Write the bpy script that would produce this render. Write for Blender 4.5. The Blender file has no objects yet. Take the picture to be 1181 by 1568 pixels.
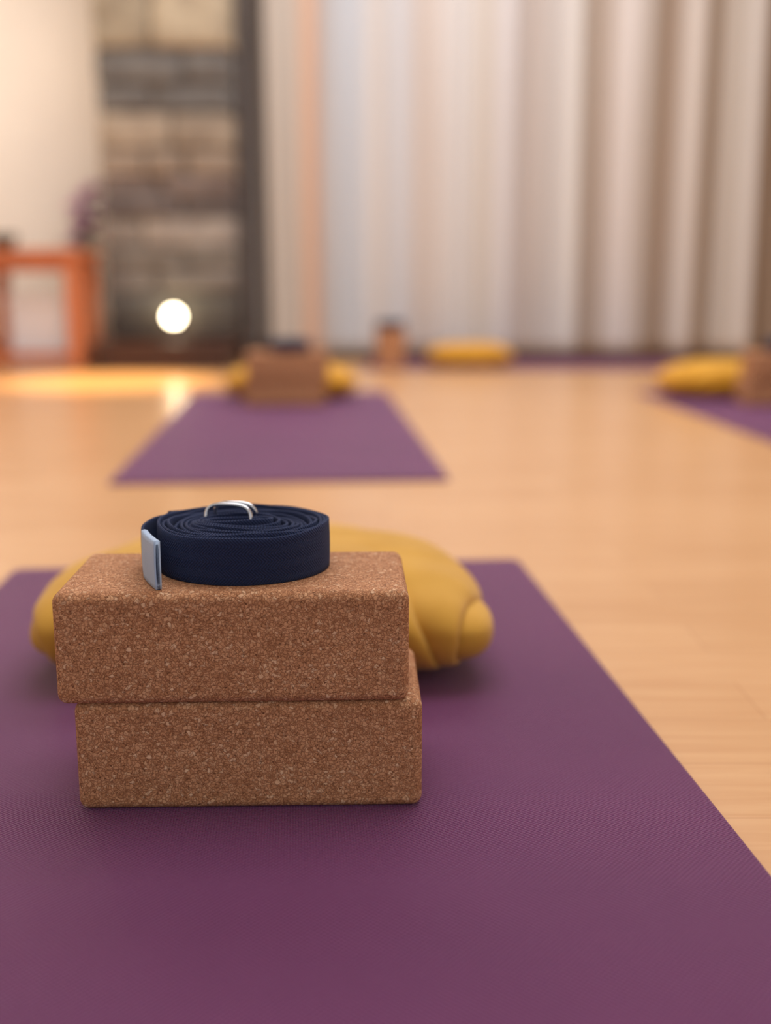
import bpy, bmesh, math, random
from mathutils import Vector, Matrix, noise
random.seed(4)
S=bpy.context.scene
S.view_settings.view_transform='Standard'
S.view_settings.look='None'
def lin(c):
    return tuple(((v/255)/12.92 if v/255<=0.04045 else ((v/255+0.055)/1.055)**2.4) for v in c)+(1,)
# ---------------------------------------------------------------- materials
class M:
    def __init__(s,name,rough=.6,col=(128,128,128),spec=.5):
        s.m=bpy.data.materials.new(name); s.m.use_nodes=True
        s.t=s.m.node_tree; s.b=s.t.nodes['Principled BSDF']
        s.b.inputs['Roughness'].default_value=rough
        s.b.inputs['Base Color'].default_value=lin(col)
        s.b.inputs['Specular IOR Level'].default_value=spec
    def n(s,typ,ins=None,**kw):
        nd=s.t.nodes.new(typ)
        for k,v in kw.items(): setattr(nd,k,v)
        for k,v in (ins or {}).items():
            if hasattr(v,'is_output') : s.t.links.new(v,nd.inputs[k])
            else: nd.inputs[k].default_value=v
        return nd
    def math(s,op,a,b=0.0):
        return s.n('ShaderNodeMath',{0:a,1:b},operation=op).outputs[0]
    def coord(s,w='Object'): return s.n('ShaderNodeTexCoord').outputs[w]
    def ramp(s,fac,stops,interp='LINEAR'):
        r=s.n('ShaderNodeValToRGB',{'Fac':fac}); cr=r.color_ramp; cr.interpolation=interp
        while len(cr.elements)<len(stops): cr.elements.new(1)
        for e,(p,c) in zip(cr.elements,stops): e.position=p; e.color=lin(c)
        return r.outputs['Color']
    def mix(s,f,a,b,mode='MIX'):
        nd=s.t.nodes.new('ShaderNodeMix'); nd.data_type='RGBA'; nd.blend_type=mode
        for i,v in ((0,f),(6,a),(7,b)):
            if hasattr(v,'is_output'): s.t.links.new(v,nd.inputs[i])
            else: nd.inputs[i].default_value=v
        return nd.outputs[2]
    def base(s,o): s.t.links.new(o,s.b.inputs['Base Color'])
    def bump(s,h,st=.3,d=.001):
        b=s.n('ShaderNodeBump',{'Height':h,'Strength':st,'Distance':d})
        s.t.links.new(b.outputs[0],s.b.inputs['Normal'])

def cork():
    k=M('cork',.8,spec=.25); co=k.coord()
    ns=k.n('ShaderNodeTexNoise',{'Vector':co,'Scale':300.,'Detail':2.})
    off=k.n('ShaderNodeVectorMath',{0:ns.outputs['Color'],1:(.5,.5,.5)},operation='SUBTRACT').outputs[0]
    off=k.n('ShaderNodeVectorMath',{0:off,'Scale':.0045},operation='SCALE').outputs[0]
    cc=k.n('ShaderNodeVectorMath',{0:co,1:off},operation='ADD').outputs[0]
    v=k.n('ShaderNodeTexVoronoi',{'Vector':cc,'Scale':440.})
    e=k.n('ShaderNodeTexVoronoi',{'Vector':cc,'Scale':440.},feature='DISTANCE_TO_EDGE')
    g=k.n('ShaderNodeSeparateColor',{0:v.outputs['Color']}).outputs[0]
    col=k.ramp(g,[(0,(184,129,88)),(.35,(202,146,103)),(.7,(210,155,112)),(.93,(218,168,125)),(1,(234,192,152))])
    crack=k.ramp(e.outputs['Distance'],[(0,(130,88,66)),(.08,(210,197,188)),(.16,(255,255,255))])
    col=k.mix(.66,col,crack,'MULTIPLY')
    n2=k.n('ShaderNodeTexNoise',{'Vector':co,'Scale':480.,'Detail':3.,'Roughness':.7})
    sp=k.ramp(n2.outputs[0],[(0,(50,30,18)),(.35,(96,64,46)),(.42,(255,255,255))])
    col=k.mix(.58,col,sp,'MULTIPLY')
    n3=k.n('ShaderNodeTexNoise',{'Vector':co,'Scale':18.,'Detail':2.})
    col=k.mix(.3,col,k.ramp(n3.outputs[0],[(.3,(215,200,190)),(.7,(255,250,245))]),'MULTIPLY')
    k.base(col)
    h=k.math('ADD',k.math('MULTIPLY',k.math('MINIMUM',e.outputs['Distance'],.2),3.),n2.outputs[0])
    k.bump(h,.6,.001)
    return k.m
def matmat():
    k=M('mat_pvc',.46,spec=.5); co=k.coord()
    s=k.n('ShaderNodeSeparateXYZ',{0:co})
    w=2*math.pi/.0036
    a=k.math('SINE',k.math('MULTIPLY',s.outputs[0],w)); b=k.math('SINE',k.math('MULTIPLY',s.outputs[1],w))
    h=k.math('MULTIPLY',a,b)
    n=k.n('ShaderNodeTexNoise',{'Vector':co,'Scale':4.,'Detail':3.})
    col=k.ramp(n.outputs[0],[(.3,(110,41,94)),(.7,(122,51,103))])
    n2=k.n('ShaderNodeTexNoise',{'Vector':co,'Scale':500.,'Detail':2.})
    hf=k.math('ADD',k.math('MULTIPLY',h,.5),.5)
    col=k.mix(.5,col,k.ramp(hf,[(0,(185,165,180)),(1,(255,255,255))]),'MULTIPLY')
    k.base(col)
    k.b.inputs['Sheen Weight'].default_value=.27; k.b.inputs['Sheen Roughness'].default_value=.28
    k.b.inputs['Sheen Tint'].default_value=lin((228,196,236))
    k.bump(k.math('ADD',h,k.math('MULTIPLY',n2.outputs[0],.8)),.9,.0009)
    return k.m
def floormat():
    k=M('oak_floor',.27,spec=.5); co=k.coord()
    br=k.n('ShaderNodeTexBrick',{'Vector':co,'Color1':lin((217,169,119)),'Color2':lin((210,161,111)),'Mortar':lin((198,148,101)),
        'Scale':1.,'Mortar Size':.001,'Mortar Smooth':.5,'Bias':0.,'Brick Width':.62,'Row Height':.085})
    mp=k.n('ShaderNodeMapping',{0:co,3:(2.,28.,1.)})
    n=k.n('ShaderNodeTexNoise',{'Vector':mp.outputs[0],'Scale':3.,'Detail':5.,'Distortion':.6})
    col=k.mix(.45,br.outputs[0],k.ramp(n.outputs[0],[(.3,(224,202,180)),(.7,(255,255,255))]),'MULTIPLY')
    k.base(col); return k.m
def fabric(name,c1,c2,sc=900):
    k=M(name,.85,spec=.2); co=k.coord()
    n=k.n('ShaderNodeTexNoise',{'Vector':co,'Scale':14.,'Detail':3.})
    k.base(k.ramp(n.outputs[0],[(.3,c1),(.7,c2)]))
    n2=k.n('ShaderNodeTexNoise',{'Vector':co,'Scale':float(sc)})
    k.b.inputs['Sheen Weight'].default_value=.15
    k.bump(n2.outputs[0],.25,.0005); return k.m
def wood(name,c1,c2,rough=.4,sc=6):
    k=M(name,rough); co=k.coord()
    mp=k.n('ShaderNodeMapping',{0:co,3:(1.,1.,.15)})
    n=k.n('ShaderNodeTexNoise',{'Vector':mp.outputs[0],'Scale':float(sc*5),'Detail':4.,'Distortion':1.})
    k.base(k.ramp(n.outputs[0],[(.3,c1),(.7,c2)])); return k.m
def plaster(name,c):
    k=M(name,.9,spec=.2); co=k.coord()
    n=k.n('ShaderNodeTexNoise',{'Vector':co,'Scale':3.,'Detail':4.})
    k.base(k.ramp(n.outputs[0],[(.2,tuple(int(x*.96) for x in c)),(.8,c)])); 
    n2=k.n('ShaderNodeTexNoise',{'Vector':co,'Scale':120.}); k.bump(n2.outputs[0],.1,.001); return k.m
def strapmat():
    k=M('navy_webbing',.75,spec=.25); uv=k.coord('UV')
    s=k.n('ShaderNodeSeparateXYZ',{0:uv}); u,v=s.outputs[0],s.outputs[1]
    tri=k.math('PINGPONG',v,.005)
    h=k.math('SINE',k.math('MULTIPLY',k.math('ADD',u,tri),2*math.pi/.0021))
    h2=k.math('SINE',k.math('MULTIPLY',v,2*math.pi/.0009))
    hh=k.math('ADD',h,k.math('MULTIPLY',h2,.4))
    f=k.math('ADD',k.math('MULTIPLY',hh,.33),.5)
    k.base(k.ramp(f,[(0,(11,17,40)),(1,(36,48,84))]))
    k.b.inputs['Sheen Weight'].default_value=.18
    k.b.inputs['Sheen Tint'].default_value=lin((145,168,225))
    k.bump(hh,.7,.0005); return k.m

CORK=cork(); MAT=matmat(); FLOOR=floormat(); NAVY=strapmat()
YEL=fabric('mustard_cotton',(192,142,52),(208,158,64))
YEL2=fabric('mustard_cotton_bright',(204,146,38),(220,160,50))
CREAM=plaster('cream_plaster',(240,232,219))
CEIL=plaster('ceiling_white',(240,239,236))
ORW=wood('cherry_wood',(184,106,66),(204,126,82))
DKW=wood('dark_wood',(52,30,24),(78,46,36))
BRW=wood('baseboard_wood',(116,82,72),(136,98,86))
WHITE=plaster('white_card',(232,232,234))
LBL=fabric('label_cloth',(158,176,198),(178,196,216))
STEEL=M('steel',.22,(205,205,205)); STEEL.b.inputs['Metallic'].default_value=1; 
_n=STEEL.n('ShaderNodeTexNoise',{'Vector':STEEL.coord(),'Scale':300.}); STEEL.bump(_n.outputs[0],.05,.0003); STEEL=STEEL.m
BRONZE=M('bronze',.35,(70,55,40)); BRONZE.b.inputs['Metallic'].default_value=.8
_n=BRONZE.n('ShaderNodeTexNoise',{'Vector':BRONZE.coord(),'Scale':40.}); BRONZE.base(BRONZE.ramp(_n.outputs[0],[(.3,(60,50,42)),(.7,(95,82,66))])); BRONZE=BRONZE.m
LILAC=fabric('petal_lilac',(222,176,210),(238,204,228))
GREEN=fabric('leaf_green',(112,134,100),(140,160,120))
CERAM=plaster('ceramic_glaze',(190,172,160))
# ---------------------------------------------------------------- mesh helpers
def mk(name,bm,mat,smooth=True,parent=None,loc=(0,0,0),rot=0):
    me=bpy.data.meshes.new(name); bm.normal_update(); bm.to_mesh(me); bm.free()
    o=bpy.data.objects.new(name,me); S.collection.objects.link(o)
    if not isinstance(mat,(list,tuple)): mat=[mat]
    for m in mat: me.materials.append(m)
    if smooth:
        for p in me.polygons: p.use_smooth=True
    o.location=loc; o.rotation_euler=(0,0,rot)
    if parent: o.parent=parent
    return o
def empty(name,loc=(0,0,0),rot=0):
    o=bpy.data.objects.new(name,None); S.collection.objects.link(o); o.location=loc; o.rotation_euler=(0,0,rot); o.empty_display_size=.05; return o
def box(bm,c,s,bev=0,seg=3,mi=0):
    r=bmesh.ops.create_cube(bm,size=1); vs=r['verts']
    for v in vs: v.co=Vector((v.co.x*s[0]+c[0],v.co.y*s[1]+c[1],v.co.z*s[2]+c[2]))
    if bev:
        es=list(set(e for v in vs for e in v.link_edges))
        bmesh.ops.bevel(bm,geom=es,offset=bev,segments=seg,profile=.5,affect='EDGES')
def flat(o,ang=35):
    m=o.modifiers.new('wn','WEIGHTED_NORMAL'); return o
def tube(bm,pts,r,n=12,closed=False):
    pts=[Vector(p) for p in pts]; rings=[]; N=len(pts)
    up=None
    for i,p in enumerate(pts):
        a=pts[(i-1)%N] if (closed or i>0) else p; b=pts[(i+1)%N] if (closed or i<N-1) else p
        t=(b-a).normalized()
        if up is None: up=t.orthogonal().normalized()
        up=(up-t*up.dot(t)).normalized(); sd=t.cross(up)
        rr=r[i] if isinstance(r,(list,tuple)) else r
        rings.append([bm.verts.new(p+rr*(math.cos(k*2*math.pi/n)*up+math.sin(k*2*math.pi/n)*sd)) for k in range(n)])
    for i in range(N if closed else N-1):
        A=rings[i];B=rings[(i+1)%N]
        for k in range(n): bm.faces.new((A[k],A[(k+1)%n],B[(k+1)%n],B[k]))
    if not closed:
        bm.faces.new(rings[0][::-1]); bm.faces.new(rings[-1])
def lathe(bm,prof,n=48,c=(0,0,0)):
    rings=[]
    for r,z in prof:
        rings.append([bm.verts.new((c[0]+r*math.cos(k*2*math.pi/n),c[1]+r*math.sin(k*2*math.pi/n),c[2]+z)) for k in range(n)])
    for A,B in zip(rings,rings[1:]):
        for k in range(n): bm.faces.new((A[k],A[(k+1)%n],B[(k+1)%n],B[k]))
    bm.faces.new(rings[0][::-1]); bm.faces.new(rings[-1])
def catmull(P,sub=10):
    out=[]; P=[Vector((p[0],p[1],p[2] if len(p)>2 else 0)) for p in P]
    for i in range(len(P)-1):
        p0=P[max(i-1,0)];p1=P[i];p2=P[i+1];p3=P[min(i+2,len(P)-1)]
        for k in range(sub):
            t=k/sub
            out.append(.5*((2*p1)+(p2-p0)*t+(2*p0-5*p1+4*p2-p3)*t*t+(3*p1-p0-3*p2+p3)*t**3))
    out.append(P[-1]); return out
# ---------------------------------------------------------------- room
X0,X1,Y0,Y1,ZC=-2.7,3.2,-1.6,5.2,2.7
bm=bmesh.new(); box(bm,((X0+X1)/2,(Y0+Y1)/2,-.05),(X1-X0,Y1-Y0,.1)); mk('floor',bm,FLOOR,False)
bm=bmesh.new(); box(bm,((X0+X1)/2,Y1+.05,ZC/2),(X1-X0+.2,.1,ZC)); mk('wall_back',bm,CREAM,False)
bm=bmesh.new(); box(bm,(X0-.05,(Y0+Y1)/2,ZC/2),(.1,Y1-Y0,ZC)); mk('wall_left',bm,CREAM,False)
bm=bmesh.new(); box(bm,(X1+.05,(Y0+Y1)/2,ZC/2),(.1,Y1-Y0,ZC)); mk('wall_right',bm,CREAM,False)
bm=bmesh.new(); box(bm,((X0+X1)/2,(Y0+Y1)/2,ZC+.05),(X1-X0+.2,Y1-Y0,.1)); mk('ceiling',bm,CEIL,False)
bm=bmesh.new(); box(bm,((X0+X1)/2,Y1-.008,.04),(X1-X0,.016,.08),.004,2); mk('baseboard_back',bm,BRW,False)
bm=bmesh.new(); box(bm,(X0+.008,(Y0+Y1)/2-.02,.04),(.016,Y1-Y0-.04,.08),.004,2); mk('baseboard_left',bm,BRW,False)
# ---------------------------------------------------------------- curtain
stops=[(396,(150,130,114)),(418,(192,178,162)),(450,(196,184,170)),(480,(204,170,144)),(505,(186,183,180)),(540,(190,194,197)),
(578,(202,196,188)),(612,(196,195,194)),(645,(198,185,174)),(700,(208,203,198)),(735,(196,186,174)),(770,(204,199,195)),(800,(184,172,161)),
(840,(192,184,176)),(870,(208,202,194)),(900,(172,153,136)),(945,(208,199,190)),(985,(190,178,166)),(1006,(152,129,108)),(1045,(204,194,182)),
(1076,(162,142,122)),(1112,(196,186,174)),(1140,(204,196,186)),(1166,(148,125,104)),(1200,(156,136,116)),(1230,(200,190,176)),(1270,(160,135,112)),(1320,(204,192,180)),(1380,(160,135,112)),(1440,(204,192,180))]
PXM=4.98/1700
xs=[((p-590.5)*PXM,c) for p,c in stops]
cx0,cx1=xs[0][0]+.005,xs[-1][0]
k=M('fold_shaded_curtain',.9,spec=.1); s_=k.n('ShaderNodeSeparateXYZ',{0:k.coord()})  # fold light and shade, dark edge by the pillar, painted in as stripes
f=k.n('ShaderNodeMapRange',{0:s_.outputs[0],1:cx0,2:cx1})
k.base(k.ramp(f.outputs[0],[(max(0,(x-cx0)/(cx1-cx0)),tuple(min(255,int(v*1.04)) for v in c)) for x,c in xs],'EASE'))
n2=k.n('ShaderNodeTexNoise',{'Vector':k.coord(),'Scale':700.}); k.bump(n2.outputs[0],.2,.0005)
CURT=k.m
def lum(x):
    for (a,ca),(b,cb) in zip(xs,xs[1:]):
        if a<=x<=b:
            t=(x-a)/(b-a); t=t*t*(3-2*t)
            return sum(ca)/3*(1-t)+sum(cb)/3*t
    return 150
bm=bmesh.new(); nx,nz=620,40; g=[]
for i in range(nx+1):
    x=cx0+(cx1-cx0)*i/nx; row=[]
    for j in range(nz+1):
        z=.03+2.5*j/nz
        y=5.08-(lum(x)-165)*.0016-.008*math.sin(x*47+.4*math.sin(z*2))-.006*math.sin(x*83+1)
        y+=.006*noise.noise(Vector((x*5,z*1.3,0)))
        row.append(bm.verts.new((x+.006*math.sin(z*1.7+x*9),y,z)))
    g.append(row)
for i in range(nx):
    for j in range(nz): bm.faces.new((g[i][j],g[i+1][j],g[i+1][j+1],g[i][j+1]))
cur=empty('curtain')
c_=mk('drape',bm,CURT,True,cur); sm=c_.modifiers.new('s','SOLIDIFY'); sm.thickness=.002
bm=bmesh.new(); tube(bm,[(cx0-.005,5.08,2.545),(cx1+.1,5.08,2.545)],.014,16)
for i in range(5):
    x=cx0+.02+(cx1-cx0-.02)*i/4; box(bm,(x,5.14,2.545),(.02,.12,.02),.003,2)
mk('curtain_rod',bm,BRONZE,True,cur)
# ---------------------------------------------------------------- stone pillar
def stone(bm,cl,c,s,col,seed):
    b2=bmesh.new(); bmesh.ops.create_cube(b2,size=1)
    bmesh.ops.subdivide_edges(b2,edges=b2.edges[:],cuts=7,use_grid_fill=True)
    m={}
    for v in b2.verts:
        q=v.co.copy()
        r=.02
        P=Vector((q.x*s[0],q.y*s[1],q.z*s[2])); h=Vector((s[0]/2-r,s[1]/2-r,s[2]/2-r))
        C=Vector([max(-h[i],min(h[i],P[i])) for i in range(3)]); d=P-C
        if d.length>r: P=C+d.normalized()*r
        nn=noise.noise_vector(P*9+Vector((seed*3.1,seed,0)))
        P+=nn*.007
        m[v]=bm.verts.new(P+Vector(c))
    for f in b2.faces:
        nf=bm.faces.new([m[v] for v in f.verts]); 
        for l in nf.loops: l[cl]=col
    b2.free()
courses=[(.115,.205,(96,86,78),[1]),(.205,.30,(112,108,102),[.55,.45]),(.30,.40,(126,120,114),[.4,.6]),(.40,.48,(138,132,124),[.62,.38]),
(.48,.61,(160,152,143),[.3,.7]),(.61,.69,(114,107,105),[.6,.4]),(.69,.765,(128,116,110),[.45,.55]),(.765,.87,(158,142,125),[.35,.3,.35]),(.87,1.015,(162,148,130),[.55,.45]),
(1.015,1.12,(112,109,105),[.4,.6]),(1.12,1.25,(118,114,109),[.65,.35]),(1.25,1.50,(180,165,140),[.42,.58]),(1.50,1.72,(176,158,132),[.6,.4]),(1.72,1.95,(150,136,116),[.4,.6]),
(1.95,2.2,(170,150,124),[.55,.45]),(2.2,2.45,(140,128,112),[.35,.65]),(2.45,2.68,(160,144,120),[.5,.5])]
bm=bmesh.new(); cl=bm.loops.layers.float_color.new('Col')
px0,px1=-1.165,-.615; pid=0
for z0,z1,col,parts in courses:
    x=px0
    for w in parts:
        W=(px1-px0)*w; j=random.uniform(.92,1.08); pid+=1
        c=lin(tuple(min(255,v*j) for v in col))
        stone(bm,cl,(x+W/2,4.86+random.uniform(-.012,.012),(z0+z1)/2),(W-.002,.33,z1-z0-.002),c,pid); x+=W
k=M('pillar_stone',.85,spec=.3); at=k.n('ShaderNodeVertexColor',layer_name='Col'); co=k.coord()
n=k.n('ShaderNodeTexNoise',{'Vector':co,'Scale':9.,'Detail':6.,'Roughness':.65})
k.base(k.mix(.7,at.outputs[0],k.ramp(n.outputs[0],[(.3,(166,158,153)),(.65,(255,255,250))]),'MULTIPLY')); k.bump(n.outputs[0],.5,.015)
pil=empty('stone_pillar')
mk('stones',bm,k.m,True,pil)
bm=bmesh.new(); box(bm,((px0+px1)/2,4.865,1.4),(px1-px0-.03,.30,2.56)); mk('mortar_core',bm,plaster('mortar',(108,100,92)),False,pil)
bm=bmesh.new(); box(bm,(-.591,4.99,1.345),(.026,.30,2.69),.004,2); mk('gap_shade_strip',bm,wood('gap_shade_tone',(84,76,72),(102,92,86)),False)  # dark strip standing in for the shaded gap between pillar and curtain
# hearth plinth
bm=bmesh.new(); box(bm,(-.888,4.61,.045),(.53,.40,.09),.008,3); box(bm,(-.888,4.61,.1),(.56,.44,.022),.006,3)
mk('hearth_plinth',bm,DKW,False)
# globe lamp
gl=empty('globe_lamp',(-.865,4.6,.111))
bm=bmesh.new(); lathe(bm,[(.001,0),(.034,0),(.036,.006),(.028,.014),(.02,.024),(.02,.06),(.024,.068),(.001,.068)],40); mk('lamp_base',bm,DKW,True,gl)
bm=bmesh.new(); bmesh.ops.create_uvsphere(bm,u_segments=40,v_segments=24,radius=.030,matrix=Matrix.Translation((0,0,.096)))
k=M('glowing_glass',.4,(255,245,225)); k.b.inputs['Emission Color'].default_value=lin((255,236,196)); k.b.inputs['Emission Strength'].default_value=24
n=k.n('ShaderNodeTexNoise',{'Vector':k.coord(),'Scale':20.}); k.base(k.ramp(n.outputs[0],[(.3,(250,235,215)),(.7,(255,248,235))]))
mk('glass_globe',bm,k.m,True,gl)
# ---------------------------------------------------------------- mats
def yoga_mat(far,ang,L,W=.61,name='yoga_mat'):
    bm=bmesh.new(); T=.005
    box(bm,(0,0,T/2),(W,L,T))
    ve=[e for e in bm.edges if abs(e.verts[0].co.z-e.verts[1].co.z)>T/2]
    bmesh.ops.bevel(bm,geom=ve,offset=.012,segments=5,profile=.5,affect='EDGES')
    bm.normal_update()
    te=[e for e in bm.edges if e.verts[0].co.z>T*.9 and e.verts[1].co.z>T*.9 and len(e.link_faces)==2 and any(abs(f.normal.z)<.5 for f in e.link_faces)]
    bmesh.ops.bevel(bm,geom=te,offset=.0014,segments=2,profile=.5,affect='EDGES')
    d=Vector((-math.sin(ang),math.cos(ang),0)); c=Vector((far[0],far[1],0))-d*L/2
    return mk(name,bm,MAT,False,None,c,ang)
yoga_mat((-.143,1.338),.080,1.73,.622)
yoga_mat((-.300,3.52),.072,1.60,.60)
yoga_mat((1.10,3.54),.05,1.72)
yoga_mat((-.08,4.74),math.pi/2,1.45,.50)
# ---------------------------------------------------------------- blocks
def block(loc,rot,name='yoga_block'):
    bm=bmesh.new(); box(bm,(0,0,.0375),(.228,.113,.075),.0068,6)
    return flat(mk(name,bm,CORK,True,None,loc,rot))
def coil(loc,rot,detail=True,tail=True,name='yoga_strap'):
    E=empty(name,loc,rot)
    T=[(-.0465,-.0645),(-.0525,-.053),(-.0595,-.037),(-.0665,-.0145),(-.0675,.006),(-.0625,.024)] if tail else []
    turns=13; a0=math.radians(142); sp=[]
    n=turns*(72 if detail else 24)
    for i in range(n+1):
        t=i/n; a=a0-2*math.pi*turns*t; q=t+.022*math.sin(4*math.pi*t+2.6)-.022*math.sin(2.6)*(1-t)
        rx=.0595-.0405*q; ry=.0555-.0490*q
        sp.append((rx*math.cos(a)+.004*q*math.sin(5*q),ry*math.sin(a)+.004*math.sin(q*3)*q,0))
    if T:
        tt=catmull(T+[sp[0],sp[5]],12)
        tt=tt[:len(T)*12]
        pts=tt+[Vector(p) for p in sp]
    else: pts=[Vector(p) for p in sp]
    th=.0019; H=.030; nv=10 if detail else 2
    def ribbon(pts,th,H,z0,mat,nm,zf):
        bm=bmesh.new(); uvl=bm.loops.layers.uv.new('UVMap'); rings=[];L=0;Ls=[]
        for i,p in enumerate(pts):
            a=pts[max(i-1,0)];b=pts[min(i+1,len(pts)-1)]; t=(b-a).normalized(); nrm=Vector((t.y,-t.x,0))
            if i: L+=(p-pts[i-1]).length
            Ls.append(L); dz=zf(i/len(pts),L)
            prof=[]
            for j in range(nv+1):
                v=j/nv; bulge=.0004*math.sin(math.pi*v)
                prof.append((nrm*(-th/2-bulge)+Vector((0,0,z0+H*v+dz*v)),v*H))
            for j in range(nv,-1,-1):
                v=j/nv
                prof.append((nrm*(th/2)+Vector((0,0,z0+H*v+dz*v)),v*H+th))
            prof.insert(nv+1,(Vector((0,0,z0+H+dz+.0006)),H+th/2))
            rings.append([(bm.verts.new(p+q),vv) for q,vv in prof])
        m=len(rings[0])
        for i in range(len(rings)-1):
            for j in range(m):
                A=rings[i][j];B=rings[i][(j+1)%m];C=rings[i+1][(j+1)%m];D=rings[i+1][j]
                f=bm.faces.new((A[0],D[0],C[0],B[0]))
                for l,(uu,vv) in zip(f.loops,((Ls[i],A[1]),(Ls[i+1],D[1]),(Ls[i+1],C[1]),(Ls[i],B[1]))): l[uvl].uv=(uu,vv)
        bm.faces.new([v for v,_ in rings[0]]); bm.faces.new([v for v,_ in rings[-1]][::-1])
        bmesh.ops.recalc_face_normals(bm,faces=bm.faces[:])
        return mk(nm,bm,mat,True,E)
    ribbon(pts,th,H,0,NAVY,'webbing',lambda s,L:(.0012*math.sin(L*31)+.0018*math.sin(s*9)+.0008*math.sin(L*77) if L>.1 else -.0005))
    if tail:
        nt=28
        ribbon(pts[:nt],.0040,.0315,.0004,LBL,'end_label',lambda s,L:0)
    if detail:
        for q,(ox,oy,tl,sc) in enumerate([(-.012,.012,.30,1.0),(-.008,.022,-.15,.92)]):
            bm=bmesh.new(); w=.0165*sc; P=[]
            for i in range(33):
                a=math.pi*i/32; ca,sa=math.cos(a),math.sin(a)
                P.append(Vector((w*math.copysign(abs(ca)**.6,ca),0,.0125*abs(sa)**.6)))
            for i in range(1,12): P.append(Vector((-w+2*w*i/12,0,-.001)))
            P=[Vector((ox+p.x,oy+p.z*math.sin(tl)-p.x*.25,.0278+p.z*math.cos(tl))) for p in P]
            tube(bm,P,.0014,12,True); mk('d_ring_%d'%(q+1),bm,STEEL,True,E)
    return E
z=.005
block((-.091,.739,z),.026); block((-.1005,.736,z+.075),.034)
coil((-.0985,.750,z+.1503),0)
block((-.285,3.16,z),.06); block((-.278,3.155,z+.075),.09); coil((-.27,3.155,z+.1503),.5,False,False)
block((1.125,3.16,z),-.02); block((1.135,3.155,z+.075),.03); coil((1.13,3.155,z+.1503),1.,False,False)
block((.02,4.62,z),math.pi/2); block((.022,4.625,z+.075),math.pi/2+.05); coil((.02,4.62,z+.1503),1.,False,False)
# ---------------------------------------------------------------- crescent cushions (gathered ends, soft wrinkled cotton)
def sstep(x): x=max(0,min(1,x)); return x*x*(3-2*x)
def cushion(loc,a,b,h,rot=0,seed=1,bend=.06,mat=None,name='meditation_cushion'):
    E=empty(name,loc,rot)
    bm=bmesh.new(); NT,NS=520,140; rings=[]
    def fold(P):
        tot=0
        for sg in (-1,1):
            G=Vector((sg*a*.84,-bend*.7-b*.88,h*.10))
            d=(P-G); D=d.length
            ph=math.atan2(d.z*1.2+d.y*.55,-sg*d.x)
            wv=ph*7.0+1.5*noise.noise(P*6+Vector((seed*5,0,0)))+sg*.6
            rid=abs(math.sin(wv))**.6-.65
            tot+=rid*.017*math.exp(-(D/.15)**2)*sstep(D/.06)
            tot-=.010*math.exp(-(D/.03)**2)
        tot+=.008*noise.noise(P*8+Vector((seed*3.3,1,2)))+.003*noise.noise(Vector((P.x*14,P.y*26,P.z*26+seed)))
        return tot
    for j in range(NS+1):
        al=math.pi/2-math.pi*j/NS; ca=max(math.cos(al),0); sa=math.sin(al)
        r=ca**(.62 if sa>0 else .42); zz=math.copysign(abs(sa)**(1.0 if sa>0 else .8),sa)
        ring=[]
        for i in range(NT):
            th=2*math.pi*i/NT; c,s=math.cos(th),math.sin(th)
            e=.72
            ux=math.copysign(abs(c)**e,c); uy=math.copysign(abs(s)**e,s)
            x=a*r*ux; y=b*r*uy-bend*(x/a)**2
            zv=h*.5*(1+zz)*(1-.04*(x/a)**2)
            P=Vector((x,y,zv))
            nv=Vector((ca*c*.8,ca*s,max(sa,0))); nv=nv.normalized() if nv.length>1e-4 else Vector((0,0,1 if sa>0 else 0))
            P+=nv*fold(P)*sstep((zv-.002)/.03)
            P.z=max(0,P.z)
            ring.append(bm.verts.new(P))
        rings.append(ring)
    for A,B in zip(rings,rings[1:]):
        for i in range(NT): bm.faces.new((A[i],B[i],B[(i+1)%NT],A[(i+1)%NT]))
    bmesh.ops.remove_doubles(bm,verts=bm.verts[:],dist=1e-5)
    mk('cover',bm,mat or YEL,True,E)
    return E
cushion((-.110,1.058,z),.201,.152,.102,.0,1,.085)
cushion((-.285,3.40,z),.195,.15,.10,0,2,.02,YEL2)
cushion((1.05,3.42,z),.215,.15,.105,0,3,.02,YEL2)
cushion((.345,4.68,z),.18,.15,.09,0,5,.02,YEL2)
# ---------------------------------------------------------------- side table
tb=empty('side_table',(-1.41,4.58,0)); TW,TD,TH=.46,.34,.47
bm=bmesh.new(); box(bm,(0,0,TH-.016),(TW,TD,.032),.006,3); mk('top',bm,ORW,False,tb)
i_=0
for sx in(-1,1):
    for sy in(-1,1):
        i_+=1; bm=bmesh.new(); box(bm,(sx*(TW/2-.045),sy*(TD/2-.04),(TH-.032)/2),(.058,.05,TH-.033),.006,3); mk('leg_%d'%i_,bm,ORW,False,tb)
bm=bmesh.new()
for sy in(-1,1):
    box(bm,(0,sy*(TD/2-.04),TH-.058),(TW-.15,.022,.05),.003,2); box(bm,(0,sy*(TD/2-.04),.05),(TW-.15,.022,.04),.003,2)
for sx in(-1,1):
    box(bm,(sx*(TW/2-.045),0,TH-.058),(.022,TD-.13,.05),.003,2); box(bm,(sx*(TW/2-.045),0,.05),(.022,TD-.13,.04),.003,2)
mk('rails',bm,ORW,False,tb)
bm=bmesh.new(); box(bm,(0,0,.13),(.22,.14,.26),.006,3); box(bm,(0,0,.277),(.235,.155,.034),.006,3)
o=mk('storage_box',bm,WHITE,False,None,(-1.40,4.585,.0005))
bm=bmesh.new(); lathe(bm,[(.001,0),(.028,0),(.045,.012),(.056,.035),(.06,.06),(.057,.06),(.052,.036),(.04,.016),(.001,.008)],48)
mk('singing_bowl',bm,BRONZE,True,None,(-1.53,4.56,TH+.0005))
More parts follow.
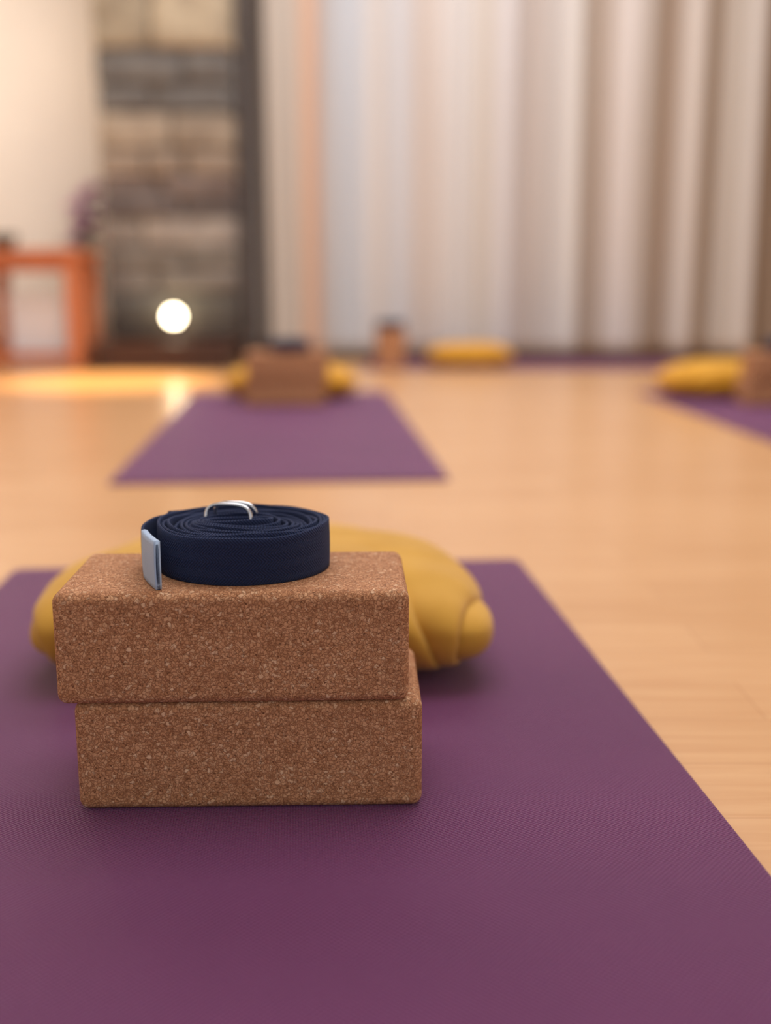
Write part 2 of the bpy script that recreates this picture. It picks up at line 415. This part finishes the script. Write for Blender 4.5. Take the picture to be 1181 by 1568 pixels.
# flowers in vase
fl=empty('vase_of_flowers',(-1.30,4.93,0))
bm=bmesh.new(); lathe(bm,[(.001,0),(.05,0),(.062,.05),(.066,.12),(.052,.2),(.034,.25),(.04,.275),(.034,.275),(.028,.25),(.001,.24)],40); mk('vase',bm,CERAM,True,fl)
bmS=bmesh.new(); bmP=bmesh.new()
def leaf(bm,p,d,L,W):
    d=d.normalized(); s=d.cross(Vector((0,0,1)));s=s.normalized() if s.length>.01 else Vector((1,0,0)); u=s.cross(d)
    N=6; A=[];B=[];C=[]
    for i in range(N+1):
        t=i/N; w=W*math.sin(math.pi*min(t*.93+.05,1))**.8; q=p+d*L*t-Vector((0,0,1))*L*.25*t*t
        A.append(bm.verts.new(q+s*w+u*w*.3));B.append(bm.verts.new(q));C.append(bm.verts.new(q-s*w+u*w*.3))
    for i in range(N):
        bm.faces.new((A[i],A[i+1],B[i+1],B[i])); bm.faces.new((B[i],B[i+1],C[i+1],C[i]))
for i in range(30):
    a=i*2.4; R=random.uniform(.01,.115); top=Vector((R*math.cos(a),R*.7*math.sin(a),random.uniform(.48,.74)))
    tube(bmS,catmull([(0.01*math.cos(a),.01*math.sin(a),.2),(top.x*.35,top.y*.35,.2+(top.z-.2)*.55),top],6),.0018,6)
    if i%2==0:
        for q in range(2): 
            b_=random.uniform(0,6.28); leaf(bmS,Vector((top.x*.4,top.y*.4,.24+(top.z-.24)*(.15+.12*q))),Vector((math.cos(b_),math.sin(b_)*.6,.5)),.10,.018)
    for q in range(7):
        b_=q*6.283/7; leaf(bmP,top,Vector((math.cos(b_),math.sin(b_),.45)),.054,.021)
        leaf(bmP,top+Vector((0,0,.004)),Vector((math.cos(b_+.4),math.sin(b_+.4),1.2)),.044,.018)
mk('stems_and_leaves',bmS,GREEN,True,fl); mk('blossoms',bmP,LILAC,True,fl)
# ---------------------------------------------------------------- lights
def area(name,loc,size,e,col,rot=(0,0,0),sy=None):
    l=bpy.data.lights.new(name,'AREA'); l.energy=e; l.color=lin(col)[:3]; l.size=size
    if sy: l.shape='RECTANGLE'; l.size_y=sy
    o=bpy.data.objects.new(name,l); S.collection.objects.link(o); o.location=loc; o.rotation_euler=rot; return o
area('ceiling_light',(.2,1.5,2.66),2.4,58,(242,246,255),sy=1.6)
area('ceiling_light.001',(.2,3.7,2.66),2.6,63,(242,246,255),sy=1.4)
p=bpy.data.lights.new('floor_glow_spot','SPOT'); p.energy=800; p.color=lin((255,222,142))[:3]; p.shadow_soft_size=.04; p.spot_size=math.radians(22); p.spot_blend=.8  # unseen spot added to throw the yellow pool on the floor
po=bpy.data.objects.new('floor_glow_spot',p); S.collection.objects.link(po); po.location=(-.98,3.95,2.6)
p=bpy.data.lights.new('wall_fill','POINT'); p.energy=13; p.color=lin((255,238,220))[:3]; p.shadow_soft_size=.12  # out-of-frame fill added to brighten the cream wall at left
po=bpy.data.objects.new('wall_fill',p); S.collection.objects.link(po); po.location=(-1.9,4.4,1.3)
w=bpy.data.worlds.new('World'); S.world=w; w.use_nodes=True
w.node_tree.nodes['Background'].inputs[0].default_value=lin((236,239,248)); w.node_tree.nodes['Background'].inputs[1].default_value=.83
# ---------------------------------------------------------------- camera
cd=bpy.data.cameras.new('camera'); co_=bpy.data.objects.new('camera',cd); S.collection.objects.link(co_)
cd.sensor_fit='VERTICAL'; cd.sensor_height=24; cd.sensor_width=18.07; cd.lens=1700/1568*24
co_.location=(0,0,.349); co_.rotation_euler=(math.radians(90-11.76),0,0)
cd.clip_start=.02
cd.dof.use_dof=True; cd.dof.focus_distance=.722; cd.dof.aperture_fstop=(cd.lens/1000)/.0185
S.camera=co_
